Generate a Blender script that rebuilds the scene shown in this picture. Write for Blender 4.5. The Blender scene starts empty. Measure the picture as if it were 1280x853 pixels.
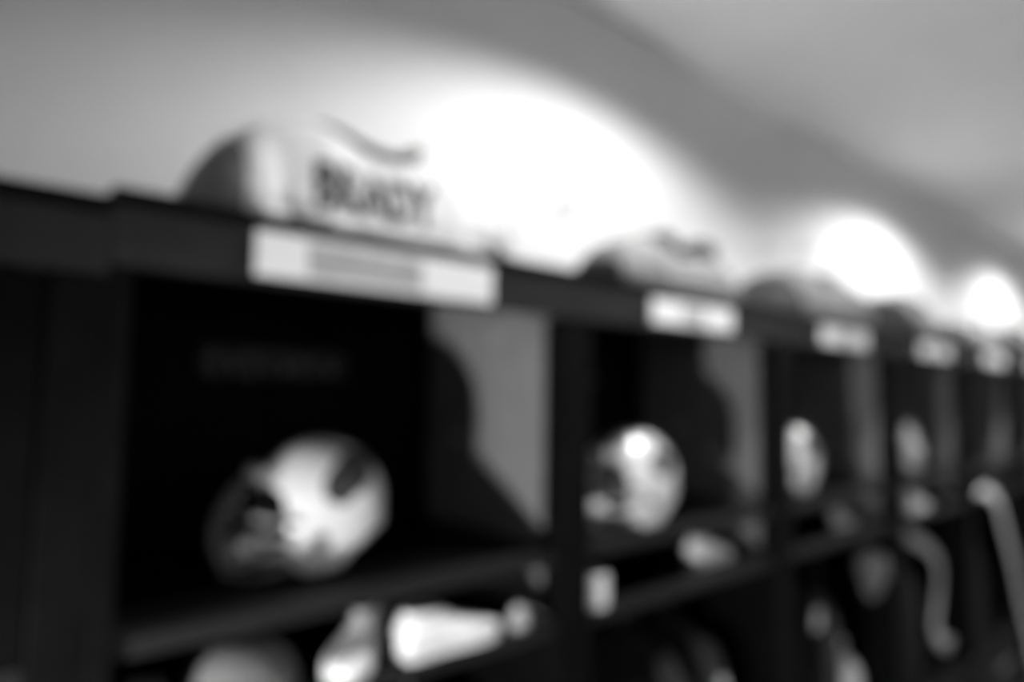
import bpy, bmesh, math, random
from mathutils import Vector, Matrix, Euler

random.seed(7)
S = bpy.context.scene
COL = S.collection
PI = math.pi
def rad(a): return a * PI / 180.0

# ------------------------------------------------------------------ camera
YAW, PITCH, ROLL = 0.722338, 0.0724528, 0.0161699
CAM = Vector((-0.2269, -1.0701, 1.70))
fw = Vector((math.sin(YAW) * math.cos(PITCH), math.cos(YAW) * math.cos(PITCH), math.sin(PITCH)))
rt = Vector((math.cos(YAW), -math.sin(YAW), 0))
up = rt.cross(fw)
r2 = rt * math.cos(ROLL) + up * math.sin(ROLL)
u2 = up * math.cos(ROLL) - rt * math.sin(ROLL)
cd = bpy.data.cameras.new('camera')
cam = bpy.data.objects.new('camera', cd)
COL.objects.link(cam)
m = Matrix((r2, u2, -fw)).transposed().to_4x4()
m.translation = CAM
cam.matrix_world = m
cd.sensor_width = 36.0
cd.lens = 854.5 / 1280 * 36
cd.clip_start = 0.02
cd.clip_end = 60
# the photograph is badly out of focus: the lens is focused far in front of the lockers
cd.dof.use_dof = True
cd.dof.focus_distance = 0.20
cd.dof.aperture_fstop = 2.9
S.camera = cam

# ------------------------------------------------------------------ world, exposure
w = bpy.data.worlds.new('world')
S.world = w
w.use_nodes = True
w.node_tree.nodes['Background'].inputs[0].default_value = (0.0, 0.0, 0.0, 1)
w.node_tree.nodes['Background'].inputs[1].default_value = 0.0
S.view_settings.view_transform = 'Standard'
S.view_settings.look = 'None'
S.view_settings.gamma = 1
S.view_settings.use_curve_mapping = False
S.view_settings.exposure = 0.0

CEIL = 3.07
WALL_Y = 0.53
NEAR_POWER = 150.0        # downlights that graze the locker wall
FILL_POWER = 265.0       # added fill lamps aimed at the opposite wall, behind the camera
WORK_POWER = 180.0       # work light standing left of the camera
NEAR_X = [1.42, 4.05, 6.65, 9.25]
NEAR_Y = -0.38

# ------------------------------------------------------------------ materials
def mat(name, v, rough=0.5, metal=0.0, noise=0.0, nscale=30.0, bump=0.0, bscale=200.0, coat=0.0, emit=0.0, spec=0.5):
    m = bpy.data.materials.new(name)
    m.use_nodes = True
    nt = m.node_tree
    b = nt.nodes['Principled BSDF']
    b.inputs['Base Color'].default_value = (v, v, v, 1)
    b.inputs['Roughness'].default_value = rough
    b.inputs['Metallic'].default_value = metal
    b.inputs['Coat Weight'].default_value = coat
    b.inputs['Specular IOR Level'].default_value = spec
    tc = nt.nodes.new('ShaderNodeTexCoord')
    if noise > 0:
        n = nt.nodes.new('ShaderNodeTexNoise')
        n.inputs['Scale'].default_value = nscale
        n.inputs['Detail'].default_value = 4
        r = nt.nodes.new('ShaderNodeValToRGB')
        lo, hi = v * (1 - noise), min(1, v * (1 + noise))
        r.color_ramp.elements[0].color = (lo, lo, lo, 1)
        r.color_ramp.elements[1].color = (hi, hi, hi, 1)
        r.color_ramp.elements[0].position = 0.3
        r.color_ramp.elements[1].position = 0.7
        nt.links.new(tc.outputs['Object'], n.inputs['Vector'])
        nt.links.new(n.outputs['Fac'], r.inputs['Fac'])
        nt.links.new(r.outputs['Color'], b.inputs['Base Color'])
    if bump > 0:
        n = nt.nodes.new('ShaderNodeTexNoise')
        n.inputs['Scale'].default_value = bscale
        n.inputs['Detail'].default_value = 3
        bp = nt.nodes.new('ShaderNodeBump')
        bp.inputs['Strength'].default_value = bump
        bp.inputs['Distance'].default_value = 0.002
        nt.links.new(tc.outputs['Object'], n.inputs['Vector'])
        nt.links.new(n.outputs['Fac'], bp.inputs['Height'])
        nt.links.new(bp.outputs['Normal'], b.inputs['Normal'])
    if emit > 0:
        b.inputs['Emission Color'].default_value = (1, 1, 1, 1)
        b.inputs['Emission Strength'].default_value = emit
    return m

M = {
    'wall': mat('wall_paint', 0.60, 0.85, noise=0.02, nscale=6, bump=0.1, bscale=300),
    'ceiling': mat('ceiling_paint', 0.86, 0.9, noise=0.02, nscale=4, bump=0.15, bscale=120),
    'carpet': mat('carpet', 0.22, 0.95, noise=0.4, nscale=90, bump=0.8, bscale=400),
    'laminate': mat('black_laminate', 0.004, 0.45, noise=0.25, nscale=14, bump=0.05, bscale=400, spec=0.03),
    'panel': mat('charcoal_panel', 0.17, 0.5, noise=0.12, nscale=10, bump=0.05, bscale=400, spec=0.15),
    'back': mat('black_back_panel', 0.003, 0.7, noise=0.2, nscale=10, spec=0.03),
    'edge': mat('dark_edge_strip', 0.014, 0.4, noise=0.1, nscale=40, spec=0.15),
    'fascia': mat('fascia_laminate', 0.024, 0.25, noise=0.15, nscale=12, spec=0.04),
    'metal': mat('brushed_metal', 0.35, 0.35, metal=1.0, noise=0.1, nscale=80),
    'plate': mat('white_plate', 0.80, 0.4, noise=0.02, nscale=20),
    'print': mat('grey_print', 0.36, 0.45, noise=0.2, nscale=45),
    'lamp': mat('lamp_glass', 0.9, 0.3, emit=12.0),
    'trim': mat('white_trim', 0.8, 0.4, noise=0.02),
    'jersey': mat('white_jersey', 0.90, 0.85, noise=0.03, nscale=60, bump=0.5, bscale=700),
    'grey_jersey': mat('pale_grey_jersey', 0.22, 0.8, noise=0.06, nscale=60, bump=0.5, bscale=700),
    'mid_jersey': mat('mid_grey_jersey', 0.16, 0.8, noise=0.08, nscale=60, bump=0.5, bscale=700),
    'navy': mat('dark_jersey_panel', 0.24, 0.75, noise=0.1, nscale=60, bump=0.4, bscale=700),
    'letter': mat('dark_lettering', 0.06, 0.6, noise=0.08, nscale=90),
    'pad': mat('dark_padding', 0.03, 0.7, noise=0.15, nscale=40, bump=0.3, bscale=200),
    'shell': mat('silver_helmet_paint', 0.66, 0.28, metal=0.15, noise=0.03, nscale=200, coat=0.6),
    'decal': mat('dark_decal', 0.03, 0.35, noise=0.1),
    'mask': mat('grey_facemask', 0.20, 0.4, noise=0.06, nscale=60),
    'cup': mat('pale_chin_cup', 0.74, 0.5, noise=0.05, nscale=60),
    'shoe': mat('white_shoe', 0.82, 0.55, noise=0.03, nscale=50, bump=0.2, bscale=500),
    'shoe_grey': mat('grey_shoe', 0.38, 0.6, noise=0.06, nscale=50, bump=0.2, bscale=500),
    'sole': mat('pale_sole', 0.66, 0.6, noise=0.05, nscale=50),
    'tape': mat('white_tape', 0.80, 0.8, noise=0.04, nscale=80, bump=0.3, bscale=500),
    'knit': mat('grey_knit', 0.13, 0.95, noise=0.15, nscale=120, bump=0.8, bscale=350),
    'cloth': mat('dark_cloth', 0.022, 0.9, noise=0.2, nscale=40, bump=0.5, bscale=500),
    'piping': mat('pale_piping', 0.45, 0.8, noise=0.05, nscale=60),
    'strap': mat('pale_strap', 0.45, 0.8, noise=0.05, nscale=80, bump=0.4, bscale=600),
    'hook': mat('pale_hook', 0.50, 0.6, noise=0.04),
}

# ------------------------------------------------------------------ mesh helpers
def link(name, bm, material, parent=None, loc=(0, 0, 0), rot=(0, 0, 0), smooth=False, bevel=0.0, subsurf=0, solid=0.0, label=None):
    me = bpy.data.meshes.new(name)
    bmesh.ops.recalc_face_normals(bm, faces=bm.faces)
    bm.to_mesh(me)
    bm.free()
    if smooth:
        for p in me.polygons: p.use_smooth = True
    o = bpy.data.objects.new(name, me)
    me.materials.append(material)
    COL.objects.link(o)
    if parent: o.parent = parent
    o.location = loc
    o.rotation_euler = rot
    if solid:
        s = o.modifiers.new('solid', 'SOLIDIFY'); s.thickness = solid; s.offset = -1
    if subsurf:
        s = o.modifiers.new('sub', 'SUBSURF'); s.levels = subsurf; s.render_levels = subsurf
    if bevel:
        b = o.modifiers.new('bev', 'BEVEL'); b.width = bevel; b.segments = 2; b.limit_method = 'ANGLE'
    if label: o['label'] = label
    return o

def box(bm, x0, x1, y0, y1, z0, z1):
    v = [bm.verts.new(p) for p in ((x0,y0,z0),(x1,y0,z0),(x1,y1,z0),(x0,y1,z0),(x0,y0,z1),(x1,y0,z1),(x1,y1,z1),(x0,y1,z1))]
    for f in ((3,2,1,0),(4,5,6,7),(0,1,5,4),(1,2,6,5),(2,3,7,6),(3,0,4,7)):
        bm.faces.new([v[i] for i in f])

def bx(*a):
    bm = bmesh.new(); box(bm, *a); return bm

def grid(bm, rows, close_u=False, cap0=False, cap1=False):
    """rows: list of rings (lists of points); close_u closes each ring"""
    vs = [[bm.verts.new(p) for p in r] for r in rows]
    n = len(rows[0])
    for i in range(len(rows) - 1):
        for j in range(n if close_u else n - 1):
            k = (j + 1) % n
            bm.faces.new((vs[i][j], vs[i][k], vs[i+1][k], vs[i+1][j]))
    if cap0: bm.faces.new(list(reversed(vs[0])))
    if cap1: bm.faces.new(vs[-1])
    return vs

def catmull(pts, n=6, closed=False):
    pts = [Vector(p) for p in pts]
    out = []
    N = len(pts)
    segs = N if closed else N - 1
    for i in range(segs):
        if closed:
            p0, p1, p2, p3 = pts[(i-1) % N], pts[i], pts[(i+1) % N], pts[(i+2) % N]
        else:
            p0, p1, p2, p3 = pts[max(i-1, 0)], pts[i], pts[i+1], pts[min(i+2, N-1)]
        for k in range(n):
            t = k / n
            out.append(0.5 * ((2*p1) + (-p0+p2)*t + (2*p0-5*p1+4*p2-p3)*t*t + (-p0+3*p1-3*p2+p3)*t**3))
    if not closed: out.append(pts[-1])
    return out

def tube(bm, pts, r, n=8, closed=False, flat=1.0, upv=None):
    """sweep a circle (or ellipse) along a polyline"""
    pts = [Vector(p) for p in pts]
    N = len(pts)
    rings = []
    a = None
    for i, p in enumerate(pts):
        if closed: t = (pts[(i+1) % N] - pts[(i-1) % N]).normalized()
        else: t = (pts[min(i+1, N-1)] - pts[max(i-1, 0)]).normalized()
        if upv is not None:
            a = Vector(upv) - t * t.dot(Vector(upv))
            if a.length < 1e-4: a = t.orthogonal()
            a.normalize()
        elif a is None: a = t.orthogonal().normalized()
        else:
            a = (a - t * a.dot(t)).normalized()
        b = t.cross(a)
        rr = r(i / max(1, N - 1)) if callable(r) else r
        rings.append([p + a * (math.cos(2*PI*k/n) * rr) + b * (math.sin(2*PI*k/n) * rr * flat) for k in range(n)])
    if closed:
        rings.append(rings[0])
        vs = [[bm.verts.new(q) for q in ring] for ring in rings[:-1]]
        vs.append(vs[0])
        for i in range(N):
            for j in range(n):
                k = (j+1) % n
                bm.faces.new((vs[i][j], vs[i][k], vs[i+1][k], vs[i+1][j]))
    else:
        grid(bm, rings, True, True, True)

def tb(pts, r, n=8, **k):
    bm = bmesh.new(); tube(bm, pts, r, n, **k); return bm

def disc_lathe(bm, prof, n=24, c=(0, 0, 0), axis='z'):
    """prof: (radius, height) list"""
    rings = []
    for r, h in prof:
        ring = []
        for k in range(n):
            a = 2*PI*k/n
            x, y = r*math.cos(a), r*math.sin(a)
            p = (x, y, h) if axis == 'z' else ((x, h, y) if axis == 'y' else (h, x, y))
            ring.append(Vector(p) + Vector(c))
        rings.append(ring)
    grid(bm, rings, True, True, True)

def thing(name, label, cat, loc=(0, 0, 0), rot=(0, 0, 0), group=None):
    o = bpy.data.objects.new(name, None)
    COL.objects.link(o)
    o.empty_display_size = 0.05
    o.location = loc
    o.rotation_euler = rot
    o['label'] = label
    o['category'] = cat
    if group: o['group'] = group
    return o

def tag(o, label, cat, group=None):
    o['label'] = label; o['category'] = cat
    if group: o['group'] = group
    return o

def dup(root, loc=None, rot=None, label=None, scale=None):
    r = root.copy(); COL.objects.link(r)
    if loc is not None: r.location = loc
    if rot is not None: r.rotation_euler = rot
    if scale is not None: r.scale = scale
    if label: r['label'] = label
    for ch in list(root.children):
        c = ch.copy(); COL.objects.link(c); c.parent = r
        for g in list(ch.children):
            d = g.copy(); COL.objects.link(d); d.parent = c
    return r

def struct(name, bm, material):
    o = link(name, bm, material)
    o['kind'] = 'structure'
    return o

# ------------------------------------------------------------------ room shell
X0, X1, Y0 = -4.5, 13.0, -5.5
struct('floor', bx(X0, X1, Y0, WALL_Y, -0.1, 0), M['carpet'])
struct('ceiling', bx(X0, X1, Y0, WALL_Y, CEIL, CEIL + 0.1), M['ceiling'])
struct('wall_back', bx(X0 - 0.1, X1 + 0.1, WALL_Y, WALL_Y + 0.1, -0.1, CEIL + 0.1), M['wall'])
struct('wall_front', bx(X0 - 0.1, X1 + 0.1, Y0 - 0.1, Y0, -0.1, CEIL + 0.1), M['wall'])
struct('wall_left', bx(X0 - 0.1, X0, Y0, WALL_Y, -0.1, CEIL + 0.1), M['wall'])
struct('wall_right', bx(X1, X1 + 0.1, Y0, WALL_Y, -0.1, CEIL + 0.1), M['wall'])

# ------------------------------------------------------------------ ceiling downlights and added fill lamps (all just outside the frame)
def downlight(x, y, label, power, size, blend, radius=0.05, tilt=0.0):
    t = thing('ceiling_light', label, 'ceiling light', (x, y, CEIL), group='recessed ceiling downlights')
    bm = bmesh.new()
    disc_lathe(bm, [(0.085, 0.0), (0.085, -0.006), (0.075, -0.009), (0.062, -0.006), (0.06, -0.0005)], 24)
    link('trim_ring', bm, M['trim'], t, smooth=True)
    bm = bmesh.new()
    disc_lathe(bm, [(0.058, -0.001), (0.056, -0.003)], 24)
    link('diffuser', bm, M['lamp'], t)
    l = bpy.data.lights.new('downlight_lamp', 'SPOT')
    l.energy = power
    l.spot_size = rad(size)
    l.spot_blend = blend
    l.shadow_soft_size = radius
    o = bpy.data.objects.new('downlight_lamp', l)
    COL.objects.link(o)
    o.location = (x, y, CEIL - 0.02)
    o.rotation_euler = (rad(tilt), 0, 0)
    return t

ORD = ['first', 'second', 'third', 'fourth', 'fifth']
for i, x in enumerate(NEAR_X):
    downlight(x, NEAR_Y, 'recessed ceiling downlight over the locker fronts, %s from the left' % ORD[i], NEAR_POWER * (1.0 if i == 0 else 1.3), 152 if i == 0 else 156, 0.35)
for i, x in enumerate((-2.0, 1.0, 4.0, 7.0, 10.0)):  # unseen fill lamps, added to bounce light onto the ceiling
    downlight(x, -4.6, 'added ceiling fill lamp aimed at the opposite wall, %s from the left' % ORD[i], FILL_POWER, 110, 0.5, tilt=-35)

# ------------------------------------------------------------------ lockers
W = 0.95
TOP, FB, SH, LS = 1.973, 1.863, 1.352, 1.203
POST = 0.095

def make_locker(index, label):
    """origin: floor, left end of the opening; opening 0..W-POST, post W-POST..W"""
    t = thing('locker', label, 'locker', (index * W, 0, 0), group='black locker stalls along the wall')
    D = WALL_Y - 0.002
    T = 0.022
    rx = W - POST                     # right side of the opening
    pm, lm = M['panel'], M['laminate']
    for px in (-0.0295, rx + 0.012):
        link('side_panel', bx(px, px + T, 0.046, D - 0.012, LS - 0.022, TOP - 0.024), pm, t, bevel=0.001)
        link('lower_side_panel', bx(px, px + T, 0.046, D - 0.012, 0.0, LS - 0.0225), lm, t, bevel=0.001)
    link('back_panel', bx(-0.0295, rx + 0.0645, D - 0.012, D, 0.0, TOP - 0.024), M['back'], t)
    link('top_panel', bx(-0.0295, W - 0.0305, -0.02, D, TOP - 0.024, TOP), lm, t, bevel=0.002)
    link('fascia', bx(-0.0295, W - 0.0305, -0.018, 0.004, FB, TOP - 0.0245), M['fascia'], t, bevel=0.002)
    link('post', bx(rx, W - 0.0305, -0.014, 0.0455, 0.0, FB - 0.0005), lm, t, bevel=0.002)
    link('post', bx(-0.0295, 0.0, -0.014, 0.0455, 0.0, FB - 0.0005), lm, t, bevel=0.002)
    s = link('shelf', bx(-0.007, rx + 0.0115, 0.046, D - 0.0125, SH - 0.025, SH), lm, t, bevel=0.001)
    link('front_edge', bx(0.001, rx - 0.001, 0.0, 0.0455, SH - 0.03, SH), M['edge'], s, bevel=0.002)
    s = link('lower_shelf', bx(-0.007, rx + 0.0115, 0.046, D - 0.0125, LS - 0.022, LS), lm, t, bevel=0.001)
    link('front_edge', bx(0.001, rx - 0.001, 0.0, 0.0455, LS - 0.03, LS), M['edge'], s, bevel=0.002)
    r = link('hanging_rod', tb([(-0.007, 0.27, 1.10), (rx + 0.011, 0.27, 1.10)], 0.012, 12), M['metal'], t, smooth=True)
    for sx in (-0.006, rx + 0.004):
        bm = bmesh.new()
        disc_lathe(bm, [(0.026, 0), (0.026, 0.005), (0.018, 0.0075)], 16, (sx, 0.27, 1.10), 'x')
        link('rod_flange', bm, M['metal'], r)
    # seat box at the foot of the stall
    link('seat', bx(0.001, rx - 0.001, -0.012, D - 0.013, 0.42, 0.45), lm, t, bevel=0.003)
    d = link('seat_drawer', bx(0.003, rx - 0.003, -0.002, 0.02, 0.05, 0.415), lm, t, bevel=0.003)
    link('drawer_pull', tb([(0.33, -0.002, 0.3), (0.33, -0.028, 0.3), (0.52, -0.028, 0.3), (0.52, -0.002, 0.3)], 0.005, 8), M['metal'], d, smooth=True)
    # pale disc added to stand in for a bright glint on the side panel
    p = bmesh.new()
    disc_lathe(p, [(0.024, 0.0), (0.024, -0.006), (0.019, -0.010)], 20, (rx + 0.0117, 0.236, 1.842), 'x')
    link('glint_disc', p, M['mask'], t)
    # coat hook on the right side panel, hook rail on the back panel
    h = bmesh.new()
    disc_lathe(h, [(0.016, 0.0), (0.016, -0.004), (0.006, -0.006), (0.006, -0.022), (0.012, -0.026), (0.012, -0.032), (0.006, -0.035)], 16, (rx + 0.0118, 0.358, 1.574), 'x')
    link('coat_hook', h, M['metal'], t, smooth=True)
    hr = link('hook_rail', bx(0.25, 0.60, D - 0.030, D - 0.0125, 1.72, 1.79), M['edge'], t, bevel=0.003)
    for k in range(3):
        x = 0.31 + 0.115 * k
        link('hook', tb(catmull([(x, D - 0.030, 1.765), (x, D - 0.055, 1.755), (x, D - 0.062, 1.735), (x, D - 0.075, 1.742)], 4), 0.004, 6), M['metal'], hr, smooth=True)
    return t

def nameplate(t, x0, x1, z0, z1, p0, p1):
    n = link('nameplate', bx(x0, x1, -0.0265, -0.0182, z0, z1), M['plate'], t, bevel=0.002, label='white nameplate with a grey printed band')
    link('printed_band', bx(p0, p1, -0.0275, -0.0263, z0 + 0.008, z1 - 0.010), M['print'], n)
    return n

LOCKER_LABELS = {
    -1: 'black locker stall at the far left edge, closed by an added dark panel',
    0: 'black locker stall under the lettered white jersey, helmet on its shelf',
    1: 'black locker stall second along, below the bare grey shoulder pads',
    2: 'black locker stall third along, below the dark-sleeved pads',
    3: 'black locker stall fourth along, below the pads with a ringed collar',
    4: 'black locker stall fifth along, a pale strap curving down inside',
    5: 'black locker stall sixth along, at the right edge of the row',
    6: 'black locker stall last of the row, beyond the right edge',
}
lockers = {}
base = make_locker(0, LOCKER_LABELS[0])
lockers[0] = base
for k in (-1, 1, 2, 3, 4, 5, 6):
    lockers[k] = dup(base, (k * W, 0, -0.0 if k >= 0 else 0.0), label=LOCKER_LABELS[k])
lockers[-1].scale = (1, 1, 0.992)      # the left unit stands a finger lower
nameplate(base, 0.165, 0.640, 1.872, 1.944, 0.25, 0.47)
for k in range(1, 7):
    nameplate(lockers[k], 0.215, 0.585, 1.876, 1.938, 0.34, 0.44)
# dark filler panel added so the far left stall stays unlit inside
dd = link('dark_filler', bx(0.002, W - POST - 0.002, 0.004, 0.024, 0.455, FB - 0.002), M['laminate'], lockers[-1], bevel=0.002)
link('filler_pull', tb([(0.05, 0.004, 1.0), (0.05, -0.022, 1.0), (0.05, -0.022, 1.14), (0.05, 0.004, 1.14)], 0.005, 8), M['metal'], dd, smooth=True)

# ------------------------------------------------------------------ work light on a stand, left of the camera, out of frame
LAMP = Vector((-0.95, -0.57, 0.98))
t = thing('work_light', 'work light on a tripod in front of the shut left stall', 'lamp', (LAMP.x, LAMP.y, 0))
AIM = math.atan2(0.50, 2.0)
for k in range(3):
    a = rad(90 + 120*k)
    link('leg', tb([(0, 0, 0.45), (0.28*math.cos(a), 0.28*math.sin(a), 0.008)], 0.009, 8), M['mask'], t, smooth=True)
link('column', tb([(0, 0, 0.35), (0, 0, LAMP.z - 0.06)], 0.012, 10), M['mask'], t, smooth=True)
bm = bmesh.new()
disc_lathe(bm, [(0.03, -0.085), (0.05, -0.07), (0.062, 0.0), (0.066, 0.004), (0.062, -0.002)], 24, (0, 0, 0), 'x')
hd = link('lamp_head', bm, M['decal'], t, loc=(-0.02*math.cos(AIM), -0.02*math.sin(AIM), LAMP.z), rot=(0, 0, AIM), smooth=True)
bm = bmesh.new()
disc_lathe(bm, [(0.058, -0.001), (0.05, 0.003), (0.01, 0.004)], 24, (0, 0, 0), 'x')
link('lamp_lens', bm, M['lamp'], hd, smooth=True)
l = bpy.data.lights.new('work_light_lamp', 'SPOT')
l.energy = WORK_POWER
l.spot_size = rad(82)
l.spot_blend = 0.9
l.shadow_soft_size = 0.05
o = bpy.data.objects.new('work_light_lamp', l)
COL.objects.link(o)
o.location = LAMP + Vector((0.03*math.cos(AIM), 0.03*math.sin(AIM), 0))
dv = Vector((2.8, 0.62, 0.50))
o.rotation_euler = dv.to_track_quat('-Z', 'Y').to_euler()

# ------------------------------------------------------------------ helmets
def shell_point(az, t, off=0.0):
    """az: 0 = front, radians; t: 0 crown .. 1 lower rim"""
    A, B = 0.128 + off, 0.112 + off
    ca, sa = math.cos(az), math.sin(az)
    d = abs(math.degrees(az))
    if d > 180: d = 360 - d
    # lower rim height over the base, by azimuth
    keys = [(0, 0.178), (30, 0.176), (44, 0.165), (52, 0.10), (58, 0.032), (72, 0.012), (95, 0.018), (112, 0.055), (135, 0.080), (180, 0.085)]
    for (a0, z0), (a1, z1) in zip(keys, keys[1:]):
        if a0 <= d <= a1:
            f = (d - a0) / (a1 - a0); f = f*f*(3-2*f)
            zr = z0 + (z1 - z0) * f
            break
    zc, H = 0.135, 0.128 + off
    # polar angle at which the rim is reached
    if zr >= zc:
        ph1 = math.acos(max(-1, min(1, (zr - zc) / H)))
        ph = ph1 * t
        z = zc + H * math.cos(ph); s = math.sin(ph)
    else:
        L1 = PI / 2
        L2 = (zc - zr) / 0.128
        u = t * (L1 + L2)
        if u <= L1:
            z = zc + H * math.cos(u); s = math.sin(u)
        else:
            q = (u - L1)
            z = zc - 0.128 * q
            s = 1 - 0.10 * q * q
    x = A * s * ca; y = B * s * sa
    if x < 0: x *= 1.08
    if d < 80 and z < zc: x += 0.022 * (zc - z) / 0.1 * (1 if d > 50 else 0) * max(0, (80 - d) / 30)
    return Vector((x, y, z))

def make_helmet(label):
    t = thing('football_helmet', label, 'helmet', group='silver football helmets on the cubby shelves')
    bm = bmesh.new()
    n, m_ = 96, 18
    rows = []
    for i in range(1, m_ + 1):
        rows.append([shell_point(-PI + 2*PI*j/n, i/m_) for j in range(n)])
    vs = grid(bm, rows, True)
    top = bm.verts.new(shell_point(0, 0))
    for j in range(n):
        bm.faces.new((top, vs[0][j], vs[0][(j+1) % n]))
    link('shell', bm, M['shell'], t, smooth=True, solid=0.006)
    # dark liner inside
    bm = bmesh.new()
    rows = [[shell_point(-PI + 2*PI*j/48, i/12 * 0.97, -0.016) for j in range(48)] for i in range(1, 13)]
    vs = grid(bm, rows, True)
    top = bm.verts.new(shell_point(0, 0, -0.016))
    for j in range(48): bm.faces.new((top, vs[0][j], vs[0][(j+1) % 48]))
    link('liner', bm, M['pad'], t, smooth=True, solid=0.008)
    # centre stripe
    bm = bmesh.new()
    rows = []
    for i in range(25):
        f = i / 24
        row = []
        for s in (-0.014, 0.0, 0.014):
            # over the crown from brow to nape
            if f < 0.5: az, tt = 0.0, 1 - f*2
            else: az, tt = PI, (f - 0.5)*2
            p = shell_point(az, tt, 0.0012)
            row.append(p + Vector((0, s, -s*s*3)))
        rows.append(row)
    grid(bm, rows)
    link('centre_stripe', bm, M['mask'], t, smooth=True)
    # side emblems: tapering dark streaks sweeping backwards
    for sg in (-1, 1):
        bm = bmesh.new()
        rows = []
        for i in range(17):
            f = i / 16
            az = rad(80 + 72*f) * sg
            c = 0.50 - 0.10*f
            hw = 0.17 * max(0.0, math.sin(PI * (0.03 + 0.95*f))) ** 0.6 * (1.1 - 0.3*f)
            rows.append([shell_point(az, c + hw*(k/4 - 1), 0.0012) for k in range(9)])
        grid(bm, rows)
        link('emblem', bm, M['decal'], t, smooth=True)
        bm = bmesh.new()
        p = shell_point(rad(78) * sg, 0.80)
        disc_lathe(bm, [(0.016, -0.001), (0.016, 0.002), (0.012, 0.0025)], 18, (p.x, 0, p.z), 'y')
        for v in bm.verts: v.co.y = p.y + sg * (v.co.y + 0.0005)
        link('ear_hole', bm, M['decal'], t)
    # face mask
    fm = None
    def bar(z, rx, w_, back, zb, r=0.0052):
        pts = [(back, -w_, zb), (back + 0.045, -w_*1.0, (z+zb)/2), (rx - 0.035, -w_*0.72, z), (rx, 0, z), (rx - 0.035, w_*0.72, z), (back + 0.045, w_*1.0, (z+zb)/2), (back, w_, zb)]
        return catmull(pts, 6)
    bm = bmesh.new()
    tube(bm, bar(0.128, 0.188, 0.101, 0.062, 0.112), 0.005, 8)
    tube(bm, bar(0.088, 0.198, 0.099, 0.070, 0.085), 0.005, 8)
    tube(bm, bar(0.045, 0.196, 0.093, 0.072, 0.050), 0.005, 8)
    tube(bm, bar(0.014, 0.180, 0.084, 0.070, 0.030), 0.005, 8)
    for y in (-0.03, 0.03):
        tube(bm, catmull([(0.172, y, 0.013), (0.190, y, 0.047), (0.192, y, 0.09), (0.182, y, 0.128), (0.150, y*1.1, 0.175), (0.122, y*1.1, 0.196)], 6), 0.005, 8)
    fm = link('face_mask', bm, M['mask'], t, smooth=True)
    for y in (-0.033, 0.033):
        link('mask_clip', bx(0.108, 0.132, y - 0.013, y + 0.013, 0.181, 0.209), M['cup'], fm, bevel=0.002)
    # brow bumper
    bm = bmesh.new()
    rows = [[shell_point(rad(a), tt, 0.003) for a in range(-20, 21, 4)] for tt in (0.80, 0.86, 0.92, 0.99)]
    grid(bm, rows)
    link('brow_bumper', bm, M['shell'], t, smooth=True, solid=0.004)
    # chin strap: cup hanging below the mask front, straps to the jaw flaps
    bm = bmesh.new()
    rings = []
    for i in range(9):
        f = 0.04 + i/8 * PI * 0.62
        rings.append([Vector((0.142 + 0.034*math.cos(f), 0.046*math.sin(f)*math.cos(2*PI*k/20), 0.052 + 0.034*math.sin(f)*math.sin(2*PI*k/20) - 0.006*math.cos(f))) for k in range(20)])
    grid(bm, rings, True, True)
    cs = link('chin_cup', bm, M['cup'], t, smooth=True, solid=0.004)
    for sg in (-1, 1):
        link('chin_strap', tb(catmull([(0.140, sg*0.044, 0.052), (0.11, sg*0.078, 0.052), (0.062, sg*0.108, 0.06)], 6), 0.008, 8, flat=0.25, upv=(0, 0, 1)), M['cup'], cs, smooth=True)
    return t

helm = make_helmet('silver helmet with dark side emblem on shelf of the nearest locker')
helm.location = (0.385, 0.19, SH)
helm.scale = (0.95, 0.95, 0.95)
helm.rotation_euler = (0, 0, rad(172))
HSPOTS = [
    (1, 0.285, 0.10, 172, 'silver helmet in the second locker, right of the first wide post'),
    (2, 0.23, 0.13, 170, 'silver helmet in the third locker, half hidden behind its post'),
    (3, 0.37, 0.15, 174, 'silver helmet in the fourth locker, a sliver beside its post'),
    (4, 0.34, 0.20, 172, 'silver helmet in the fifth locker, dim behind the posts'),
    (5, 0.36, 0.20, 174, 'silver helmet in the sixth locker at the right edge'),
]
for k, x, y, a, lab in HSPOTS:
    dup(helm, (k*W + x, y, SH), (0, 0, rad(a)), lab)

# ------------------------------------------------------------------ shoulder pads and jerseys on the locker tops
class Pads:
    def __init__(s, hw, D, H, dip=0.012): s.hw, s.D, s.H, s.dip = hw, D, H, dip
    def prof(s, u):
        a = abs(u)
        e = max(0.0, 1 - a**2.8) ** 0.5
        H = s.H * (0.16 + 0.84 * e) * (1.06 - 0.15*math.exp(-(a/0.34)**2))
        D = s.D * (0.72 + 0.28 * max(0.0, 1 - a**3) ** 0.5)
        return H, D
    def pt(s, u, a, off=0.0):
        H, D = s.prof(u)
        ca, sa = math.cos(a), math.sin(a)
        e1, e2 = 0.75, 0.62
        y = -math.copysign(abs(ca)**e1, ca) * (D + off)
        z = max(0.0, sa)**e2 * (H + off)
        g = math.exp(-(u/0.30)**2)
        z -= s.dip * g * max(0.0, sa)**4 * (1.15 if ca > 0 else 0.85)
        # cloth ripples
        z += 0.004 * math.sin(u*17 + a*2) * sa
        fold = max(0.0, 1 - sa) * max(0.0, abs(u) - 0.1)
        y += math.copysign(1, -ca) * (0.013 * math.sin(u*15 + 2.2*sa + 1.0) + 0.006 * math.sin(u*31 + 3*sa)) * fold * 1.3
        return Vector((u * s.hw, y, z))

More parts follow.
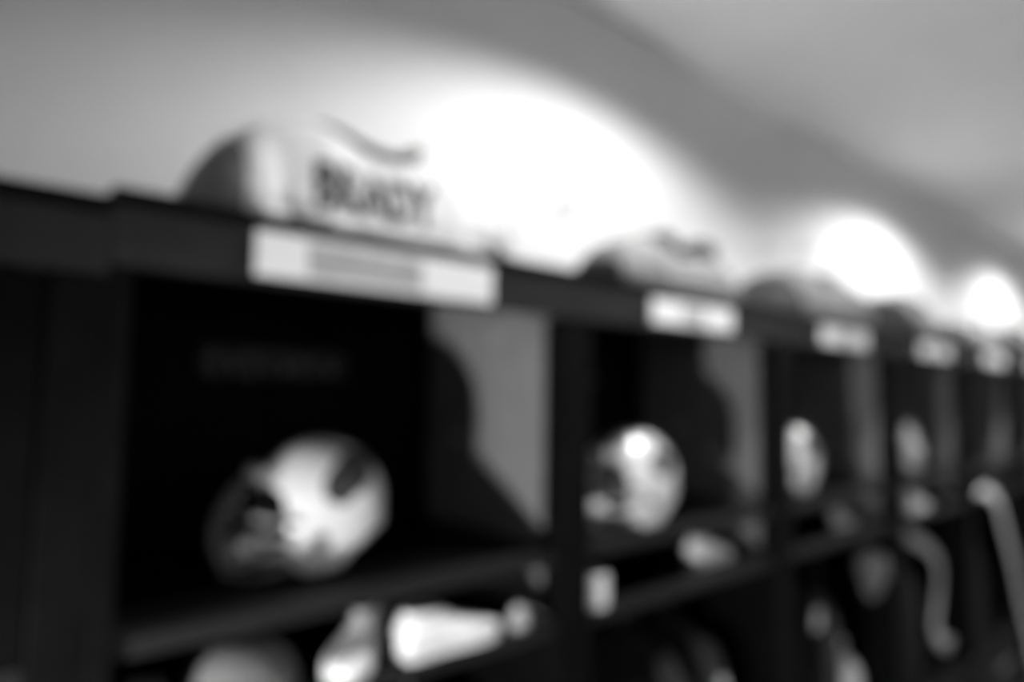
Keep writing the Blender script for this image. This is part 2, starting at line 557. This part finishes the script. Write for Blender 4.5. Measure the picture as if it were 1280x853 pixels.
def make_pads(label, loc, rot, hw=0.31, D=0.17, H=0.215, body='jersey', sleeve='navy', text=None, collar='navy', stripes=False, pads=(), cat='shoulder pads', name='jersey_on_shoulder_pads', both=True, s0=0.78):
    P = Pads(hw, D, H)
    t = thing(name, label, cat, loc, rot, 'shoulder pads laid out on the locker tops')
    NA = 28
    us = [-(s0 + 0.02) + 2*(s0 + 0.02)*i/40 for i in range(41)]
    ny = D * 0.26
    neck = lambda p: (p.x/0.098)**2 + ((p.y + ny)/(D*0.52))**2
    bm = bmesh.new()
    vs = grid(bm, [[P.pt(u, PI*j/NA) for j in range(NA + 1)] for u in us])
    kill = [f for f in bm.faces if neck(f.calc_center_median()) < 1.0 and f.calc_center_median().z > H*0.5]
    bmesh.ops.delete(bm, geom=kill, context='FACES')
    b = link('jersey_body' if name.startswith('jersey') else 'pad_body', bm, M[body], t, smooth=True, solid=0.006)
    # neck opening: collar ring following the cloth
    ring = []
    for k in range(48):
        a = 2*PI*k/48
        x = 0.102*math.cos(a); y = D*0.535*math.sin(a) - ny
        u = x / hw
        # find the surface height at (x, y)
        lo, hi = 0.15, PI - 0.15
        for _ in range(40):
            mid = (lo+hi)/2
            if P.pt(u, mid).y < y: lo = mid
            else: hi = mid
        ring.append(P.pt(u, (lo+hi)/2) + Vector((0, 0, 0.002)))
    link('collar', tb(ring, 0.016, 8, closed=True, flat=0.6), M[collar], t, smooth=True)
    # inner padding seen through the neck
    bm = bmesh.new()
    us2 = [-0.7 + 1.4*i/16 for i in range(17)]
    grid(bm, [[P.pt(u, PI*j/12, -0.022) * 1.0 - Vector((0, 0, 0.0)) for j in range(13)] for u in us2])
    kill = [f for f in bm.faces if neck(f.calc_center_median()) < 1.1 and f.calc_center_median().z > H*0.45]
    bmesh.ops.delete(bm, geom=kill, context='FACES')
    link('inner_padding', bm, M['pad'], t, smooth=True, solid=0.008)
    # sleeves (dark end panels) on both shoulders
    for sg in (-1, 1):
        bm = bmesh.new()
        usl = [sg*(s0 + (1 - s0)*i/8) for i in range(9)]
        g = grid(bm, [[P.pt(u, PI*j/NA, 0.004) for j in range(NA + 1)] for u in usl])
        bm.faces.new(g[-1])
        link('sleeve', bm, M[sleeve if (both or sg < 0) else body], t, smooth=True)
        if stripes:
            for a0 in (0.70, 0.735):
                bm = bmesh.new()
                grid(bm, [[P.pt(sg*(a0 + 0.02*i/2), PI*j/NA, 0.003) for j in range(NA + 1)] for i in range(3)])
                link('shoulder_stripe', bm, M['mid_jersey'], t, smooth=True)
    # front hem band
    bm = bmesh.new()
    grid(bm, [[P.pt(u, 0.013*j, 0.003) for j in range(3)] for u in us])
    link('hem', bm, M[body], t, smooth=True)
    # extra dark shoulder cushions
    for (px, py, pz, sx, sy, sz) in pads:
        bm = bmesh.new()
        bmesh.ops.create_uvsphere(bm, u_segments=20, v_segments=12, radius=1.0)
        for v in bm.verts:
            c = v.co
            c.x = px + math.copysign(abs(c.x)**0.8, c.x)*sx
            c.y = py + math.copysign(abs(c.y)**0.8, c.y)*sy
            c.z = pz + c.z*sz
        link('epaulet_pad', bm, M['pad'], t, smooth=True)
    if text:
        cu = bpy.data.curves.new('lettering', 'FONT')
        cu.body = text
        cu.size = 0.112
        cu.offset = 0.0042
        cu.space_character = 1.04
        cu.align_x = 'CENTER'
        cu.resolution_u = 4
        tmp = bpy.data.objects.new('lettering', cu)
        COL.objects.link(tmp)
        bpy.context.view_layer.update()
        me = bpy.data.meshes.new_from_object(tmp.evaluated_get(bpy.context.evaluated_depsgraph_get()))
        bpy.data.objects.remove(tmp)
        bm = bmesh.new(); bm.from_mesh(me)
        for _ in range(5):
            bmesh.ops.triangulate(bm, faces=bm.faces)
            long = [e for e in bm.edges if e.calc_length() > 0.008]
            if not long: break
            bmesh.ops.subdivide_edges(bm, edges=long, cuts=1)
        bmesh.ops.triangulate(bm, faces=bm.faces)
        for v in bm.verts:
            x = v.co.x * 0.66 + text_off[0]; z = v.co.y + text_off[1]
            u = x / hw
            lo, hi = 0.0, PI/2
            for _ in range(36):
                mid = (lo+hi)/2
                if P.pt(u, mid).z < z: lo = mid
                else: hi = mid
            v.co = P.pt(u, (lo+hi)/2, 0.0) + Vector((0, -0.0025, 0.0008))
        link('name_lettering', bm, M['letter'], t, solid=0.001, label='dark block lettering across the upper back')
    return t
text_off = (-0.042, 0.030)

make_pads('white jersey over shoulder pads with dark block lettering, on the nearest locker top',
          (0.425, 0.158, TOP), (0, 0, 0), text='BRADY', cat='jersey', s0=0.87, collar='letter')
make_pads('grey shoulder pads with two dark cushions on the second locker top',
          (1.40, 0.13, TOP), (0, 0, 0), hw=0.285, D=0.11, H=0.165, body='grey_jersey', sleeve='pad', collar='pad', name='shoulder_pads',
          s0=0.955,
          pads=((-0.075, -0.065, 0.148, 0.045, 0.035, 0.028), (0.115, -0.065, 0.146, 0.060, 0.038, 0.034)), both=False)
make_pads('pale jersey on pads with dark left shoulder, on the third locker top',
          (2.36, 0.18, TOP), (0, 0, rad(-4)), hw=0.31, D=0.16, H=0.20, body='grey_jersey', sleeve='pad', collar='mid_jersey', both=False,
          stripes=True, cat='jersey')
make_pads('grey shoulder pads with a ringed collar on the fourth locker top',
          (3.33, 0.18, TOP), (0, 0, rad(5)), hw=0.29, D=0.16, H=0.20, body='mid_jersey', sleeve='pad', collar='pad', name='shoulder_pads')
make_pads('grey shoulder pads on the fifth locker top near the right edge',
          (4.36, 0.18, TOP), (0, 0, rad(-3)), hw=0.29, D=0.16, H=0.17, body='grey_jersey', sleeve='pad', collar='pad', name='shoulder_pads')
make_pads('dark grey shoulder pads on the sixth locker top at the right edge',
          (5.25, 0.18, TOP), (0, 0, 0), hw=0.30, D=0.16, H=0.20, body='mid_jersey', sleeve='pad', collar='pad', name='shoulder_pads')

# ------------------------------------------------------------------ pale hooks on the wall above the pads
for x, z, lab in ((1.40, 2.33, 'pale grey wall hook, lower left of the pair over the second locker'),
                  (1.54, 2.40, 'pale grey wall hook, upper one of the pair over the second locker'),
                  (2.75, 2.38, 'pale grey wall hook, leftmost of three over the third locker'),
                  (3.12, 2.44, 'pale grey wall hook, middle of three over the third locker'),
                  (3.56, 2.50, 'pale grey wall hook, rightmost of three over the fourth locker')):
    t = thing('wall_hook', lab, 'wall hook', (x, WALL_Y, z), group='pale hooks on the wall above the lockers')
    link('back_plate', bx(-0.02, 0.02, -0.008, 0.0, -0.035, 0.035), M['hook'], t, bevel=0.003)
    link('peg', tb(catmull([(0, -0.006, 0.01), (0, -0.04, 0.0), (0, -0.055, -0.02), (0, -0.075, -0.005)], 5), 0.006, 8), M['hook'], t, smooth=True)

# ------------------------------------------------------------------ shoes in the slot below the cubby shelf
def make_shoe(label, loc, rot, upper='shoe', scale=1.0, group='shoes in the slots under the cubby shelves'):
    t = thing('athletic_shoe', label, 'shoe', loc, (0, 0, rot), group)
    t.scale = (scale, scale, scale)
    # stations along x: heel 0 .. toe 0.28 : x, half width, height
    st = [(0.0, 0.018, 0.050), (0.006, 0.029, 0.082), (0.03, 0.035, 0.094), (0.07, 0.036, 0.088), (0.11, 0.036, 0.082), (0.15, 0.041, 0.070), (0.19, 0.046, 0.056), (0.23, 0.045, 0.046), (0.262, 0.034, 0.038), (0.278, 0.016, 0.028)]
    n = 28
    bm = bmesh.new()
    rings = []
    for x, hw, h in [tuple(p) for p in catmull(st, 4)]:
        ring = []
        for k in range(n):
            a = 2*PI*k/n
            ca, sa = math.cos(a), math.sin(a)
            y = math.copysign(abs(ca)**0.7, ca)*hw * (1.0 if sa < 0 else (1 - 0.35*sa**2))
            z = 0.016 + (h - 0.016) * (0.5 + 0.5*math.copysign(abs(sa)**0.8, sa))
            ring.append((x, y, z))
        rings.append(ring)
    grid(bm, rings, True, True, True)
    link('upper', bm, M[upper], t, smooth=True)
    bm = bmesh.new()
    out = [(x, hw + 0.003) for x, hw, h in st]
    pts = [(x, w_) for x, w_ in out] + [(x, -w_) for x, w_ in reversed(out)]
    lo = [bm.verts.new((x, y, 0.0)) for x, y in pts]
    hi = [bm.verts.new((x, y, 0.020)) for x, y in pts]
    N = len(pts)
    for i in range(N):
        j = (i+1) % N
        bm.faces.new((lo[i], lo[j], hi[j], hi[i]))
    bm.faces.new(list(reversed(lo))); bm.faces.new(hi)
    link('sole', bm, M['sole'], t, bevel=0.003)
    # ankle opening with dark lining, tongue and laces
    ring = [(0.058 + 0.046*math.cos(2*PI*k/24), 0.026*math.sin(2*PI*k/24), 0.0905 - 0.003*math.cos(2*PI*k/24)) for k in range(24)]
    link('ankle_collar', tb(ring, 0.007, 8, closed=True), M[upper], t, smooth=True)
    bm = bmesh.new()
    vs = [bm.verts.new((0.058 + 0.044*math.cos(2*PI*k/24), 0.025*math.sin(2*PI*k/24), 0.0950 - 0.003*math.cos(2*PI*k/24))) for k in range(24)]
    bm.faces.new(vs)
    link('lining', bm, M['pad'], t)
    bm = bmesh.new()
    for i in range(4):
        x = 0.115 + 0.02*i; z = 0.0845 - 0.0105*i
        tube(bm, catmull([(x, -0.022, z - 0.006), (x + 0.004, 0, z + 0.002), (x + 0.008, 0.022, z - 0.009)], 4), 0.0028, 6)
    link('laces', bm, M['tape'], t, smooth=True)
    return t

FL = LS
make_shoe('white athletic shoe pointing right, in slot under the nearest helmet', (0.478, 0.03, FL), rad(2), scale=0.84)
make_shoe('white athletic shoe pointing out left, in slot under the nearest helmet', (0.50, 0.165, FL), rad(226), scale=0.82)
make_shoe('white athletic shoe at right end of the second locker slot', (1.49, 0.085, FL), rad(6), scale=0.78)
make_shoe('grey athletic shoe at right end of the third locker slot', (2.42, 0.09, FL), rad(4), 'shoe_grey', 0.68)
make_shoe('white athletic shoe at left end of the fourth locker slot', (3.03, 0.05, FL), rad(3), scale=0.9)
make_shoe('white athletic shoe at left end of the fifth locker slot', (3.84, 0.17, FL), rad(4))

# roll of tape by the post, small grey roll far left
def tape_roll(label, loc, r, h, material, rot=(0, 0, 0)):
    t = thing('tape_roll', label, 'tape roll', loc, rot, 'rolls of athletic tape in the slots')
    bm = bmesh.new()
    n = 32
    rings = [[(rr*math.cos(2*PI*k/n), rr*math.sin(2*PI*k/n), z) for k in range(n)] for rr, z in ((r*0.45, 0.001), (r*0.97, 0.0), (r, 0.003), (r, h - 0.003), (r*0.97, h), (r*0.45, h - 0.001))]
    grid(bm, rings, True)
    link('tape', bm, M[material], t, smooth=False)
    bm = bmesh.new()
    rings = [[(rr*math.cos(2*PI*k/n), rr*math.sin(2*PI*k/n), z) for k in range(n)] for rr, z in ((r*0.45, 0.0), (r*0.45, h), (r*0.38, h), (r*0.38, 0.0), (r*0.45, 0.0))]
    grid(bm, rings, True)
    link('core', bm, M['mask'], t)
    return t
tape_roll('fat white roll of tape beside the first post in the second locker slot', (1.005, 0.04, FL), 0.044, 0.068, 'tape')
tape_roll('small grey roll of tape at left end of the nearest locker slot', (0.06, 0.08, FL), 0.032, 0.05, 'mid_jersey')

# grey knitted cap
t = thing('knit_cap', 'grey knitted cap left of the white shoes, in the nearest locker slot', 'cap', (0.212, 0.085, FL))
t.scale = (0.85, 0.85, 0.85)
bm = bmesh.new()
rings = []
for i in range(1, 13):
    f = i/12*PI/2
    ring = []
    for k in range(40):
        a = 2*PI*k/40
        rr = 0.098*math.sin(f)**0.8 * (1 + 0.015*math.cos(a*20))
        ring.append((rr*math.cos(a), rr*0.85*math.sin(a), 0.03 + 0.068*math.cos(f)))
    rings.append(ring)
v = grid(bm, rings, True)
tp = bm.verts.new((0, 0, 0.099))
for k in range(40): bm.faces.new((tp, v[0][k], v[0][(k+1) % 40]))
link('crown', bm, M['knit'], t, smooth=True)
bm = bmesh.new()
rings = []
for rr, z in ((0.094, 0.001), (0.104, 0.001), (0.107, 0.012), (0.107, 0.030), (0.102, 0.038), (0.096, 0.034)):
    rings.append([(rr*(1 + 0.02*math.cos(a*PI/180*24))*math.cos(rad(a)), rr*0.85*(1 + 0.02*math.cos(rad(a)*24))*math.sin(rad(a)), z) for a in range(0, 360, 5)])
grid(bm, rings, True)
link('cuff', bm, M['knit'], t, smooth=True)

# loose chin strap
t = thing('loose_chin_strap', 'pale chin cup with a dark strap tail, right of the white shoes', 'chin strap', (0.80, 0.02, FL))
t.scale = (0.8, 0.8, 0.8)
bm = bmesh.new()
rings = []
for i in range(8):
    f = i/7*PI/2
    rings.append([(-0.045 + 0.030*math.sin(f)*math.cos(2*PI*k/20), 0.024*math.sin(f)*math.sin(2*PI*k/20), 0.004 + 0.058*math.cos(f)) for k in range(20)])
rings[0] = [(-0.045 + 0.001*math.cos(2*PI*k/20), 0.001*math.sin(2*PI*k/20), 0.062) for k in range(20)]
grid(bm, rings, True)
link('cup', bm, M['shoe_grey'], t, smooth=True, solid=0.003)
link('strap_tail', tb(catmull([(-0.022, -0.004, 0.045), (0.005, -0.008, 0.035), (0.035, -0.006, 0.016), (0.066, 0.0, 0.0055)], 6), 0.012, 8, flat=0.22, upv=(0, 1, 0)), M['mid_jersey'], t, smooth=True)

# ------------------------------------------------------------------ jackets on hangers
ROD_Z, ROD_Y = 1.10, 0.27
def make_jacket(label, x, rz=0.0, pipe=True):
    """hangs edge-on; local x across the body = shoulder line, turned to run front to back"""
    t = thing('hanging_jacket', label, 'jacket', (x, ROD_Y, ROD_Z), (0, 0, rad(90 + rz)), 'dark jackets on the hanging rods')
    link('hanger', tb(catmull([(0.0, 0.0, -0.105), (0.0, 0.0, -0.03), (0.010, 0, -0.018), (0.0175, 0, 0.0), (0.0, 0, 0.0165), (-0.0165, 0, 0.004)], 5) , 0.003, 6), M['metal'], t, smooth=True)
    bm = bmesh.new()
    rows = []
    n = 36
    for i in range(15):
        f = i/14
        z = -0.10 - 0.62*f
        if f < 0.12: hw = 0.06 + 0.13*(f/0.12)**0.7
        else: hw = 0.19 - 0.02*(f - 0.12)
        th = 0.025 + 0.030*min(1, f*3)
        row = []
        for k in range(n):
            a = 2*PI*k/n
            rip = 1 + 0.14*f*math.sin(a*7 + x*9)
            row.append((hw*math.cos(a), th*rip*math.sin(a), z))
        rows.append(row)
    grid(bm, rows, True, True, True)
    link('body', bm, M['cloth'], t, smooth=True)
    for sg in (-1, 1):
        path = catmull([(sg*0.10, 0, -0.150), (sg*0.150, 0.002, -0.165), (sg*0.185, 0.004, -0.22), (sg*0.205, 0.0, -0.38), (sg*0.20, -0.006, -0.55), (sg*0.19, 0.0, -0.66)], 6)
        s = link('sleeve', tb(path, lambda f: (0.030 + 0.020*min(1, f/0.2)) - 0.012*f, 14, flat=0.8, upv=(0, 1, 0)), M['cloth'], t, smooth=True)
        if pipe:
            pp = [p + Vector((sg*(0.0385 - 0.009*i/len(path)), 0.0, 0.0)) for i, p in enumerate(path)]
            link('sleeve_piping', tb(pp[12:], 0.016, 8, flat=0.3, upv=(0, 1, 0)), M['piping'], s, smooth=True)
    return t
make_jacket('dark jacket with pale sleeve piping, left one in the second locker', 1.40, 8)
make_jacket('dark jacket with pale sleeve piping, right one in the second locker', 1.62, -6)
make_jacket('dark jacket hanging at right end of the nearest locker', 0.66, 5, False)
make_jacket('dark jacket hanging in the middle of the third locker', 2.32, 6, False)
make_jacket('dark jacket hanging in the fourth locker behind the pale strap', 3.14, -5, False)
make_jacket('dark jacket hanging in the fifth locker behind the pale strap', 4.08, 4, False)

# pale straps looped over the rods
def strap(label, pts, width, loc=(0, 0, 0)):
    p = [Vector(q) for q in pts]
    o = link('hanging_strap', tb(catmull(p, 8), width/2, 10, flat=0.16, upv=(1, 0, 0.3)), M['strap'], smooth=True)
    tag(o, label, 'strap', 'pale straps hanging in the stalls')
    return o
strap('pale strap with a hooked lower end, hanging in the fourth locker',
      [(3.24, 0.255, 1.116), (3.30, 0.14, 1.06), (3.48, 0.10, 0.98), (3.58, 0.09, 0.88), (3.56, 0.09, 0.74), (3.51, 0.09, 0.61), (3.58, 0.085, 0.52), (3.70, 0.085, 0.49), (3.73, 0.10, 0.46)], 0.075)
strap('long pale strap draped over the lower shelf front, right of the fifth locker',
      [(3.98, 0.05, 1.212), (4.05, -0.005, 1.212), (4.10, -0.035, 1.15), (4.17, -0.040, 1.04), (4.35, -0.040, 0.80), (4.46, -0.040, 0.61), (4.60, -0.045, 0.37), (4.68, -0.06, 0.16), (4.72, -0.11, 0.012), (4.78, -0.20, 0.009)], 0.085)

# grey cap on a hook inside the third locker, pale bag on its seat, pale tag on a string
HK = thing('baseball_cap', 'grey cap hung low on the right side panel of the third locker', 'cap', (2*W + W - POST + 0.0118, 0.075, 1.085))
bm = bmesh.new()
rings = []
for i in range(1, 11):
    f = i/10*PI/2
    rings.append([(-0.012 - 0.075*math.cos(f), 0.062*math.sin(f)*math.cos(2*PI*k/28), -0.075 + 0.075*math.sin(f)*math.sin(2*PI*k/28)) for k in range(28)])
v = grid(bm, rings, True)
tp = bm.verts.new((-0.0875, 0, -0.075))
for k in range(28): bm.faces.new((tp, v[0][k], v[0][(k+1) % 28]))
link('crown', bm, M['mid_jersey'], HK, smooth=True, solid=0.003)
bm = bmesh.new()
rows = []
for i in range(5):
    e = i/4
    rows.append([(-0.012 - 0.020*e, (0.060 - 0.012*e)*math.sin(a), -0.075 - (0.072 + 0.055*e)*math.cos(a)) for a in [rad(-60 + 10*j) for j in range(13)]])
grid(bm, rows)
link('brim', bm, M['mid_jersey'], HK, smooth=True, solid=0.004)
link('cap_hook', tb(catmull([(0.0, 0, 0.0), (-0.02, 0, -0.004), (-0.032, 0, -0.012), (-0.036, 0, 0.002)], 5), 0.004, 6), M['metal'], HK, smooth=True)

t = thing('drawstring_bag', 'pale drawstring bag standing on the seat of the third locker', 'bag', (2.62, 0.17, 0.45))
bm = bmesh.new()
prof = [(0.05, 0.0), (0.085, 0.006), (0.098, 0.05), (0.100, 0.11), (0.088, 0.17), (0.055, 0.215), (0.026, 0.235), (0.034, 0.262), (0.040, 0.275)]
rings = []
for r, h in [(p.x, p.y) for p in catmull([(r, h, 0) for r, h in prof], 3)]:
    rings.append([(r*(1 + 0.05*math.sin(7*2*PI*k/40 + h*12))*math.cos(2*PI*k/40), r*0.85*(1 + 0.05*math.sin(7*2*PI*k/40 + h*12))*math.sin(2*PI*k/40), h) for k in range(40)])
grid(bm, rings, True, True, True)
link('pouch', bm, M['cup'], t, smooth=True)
link('cord', tb(catmull([(0.03, -0.012, 0.235), (0.0, -0.032, 0.237), (-0.03, -0.014, 0.235), (-0.035, 0.012, 0.235), (0.0, 0.03, 0.237), (0.03, 0.014, 0.235)], 5, True), 0.005, 6, closed=True), M['mid_jersey'], t, smooth=True)

t = thing('string_tag', 'small pale tag hanging on a string at the left of the third locker', 'tag', (2.075, -0.006, LS))
link('string', tb([(0, 0.012, 0.001), (0, -0.001, 0.0015), (0, -0.0025, -0.02), (0, -0.003, -0.215)], 0.0009, 6), M['pad'], t)
link('card', bx(-0.024, 0.024, -0.0045, -0.0020, -0.275, -0.212), M['shoe_grey'], t, bevel=0.001)
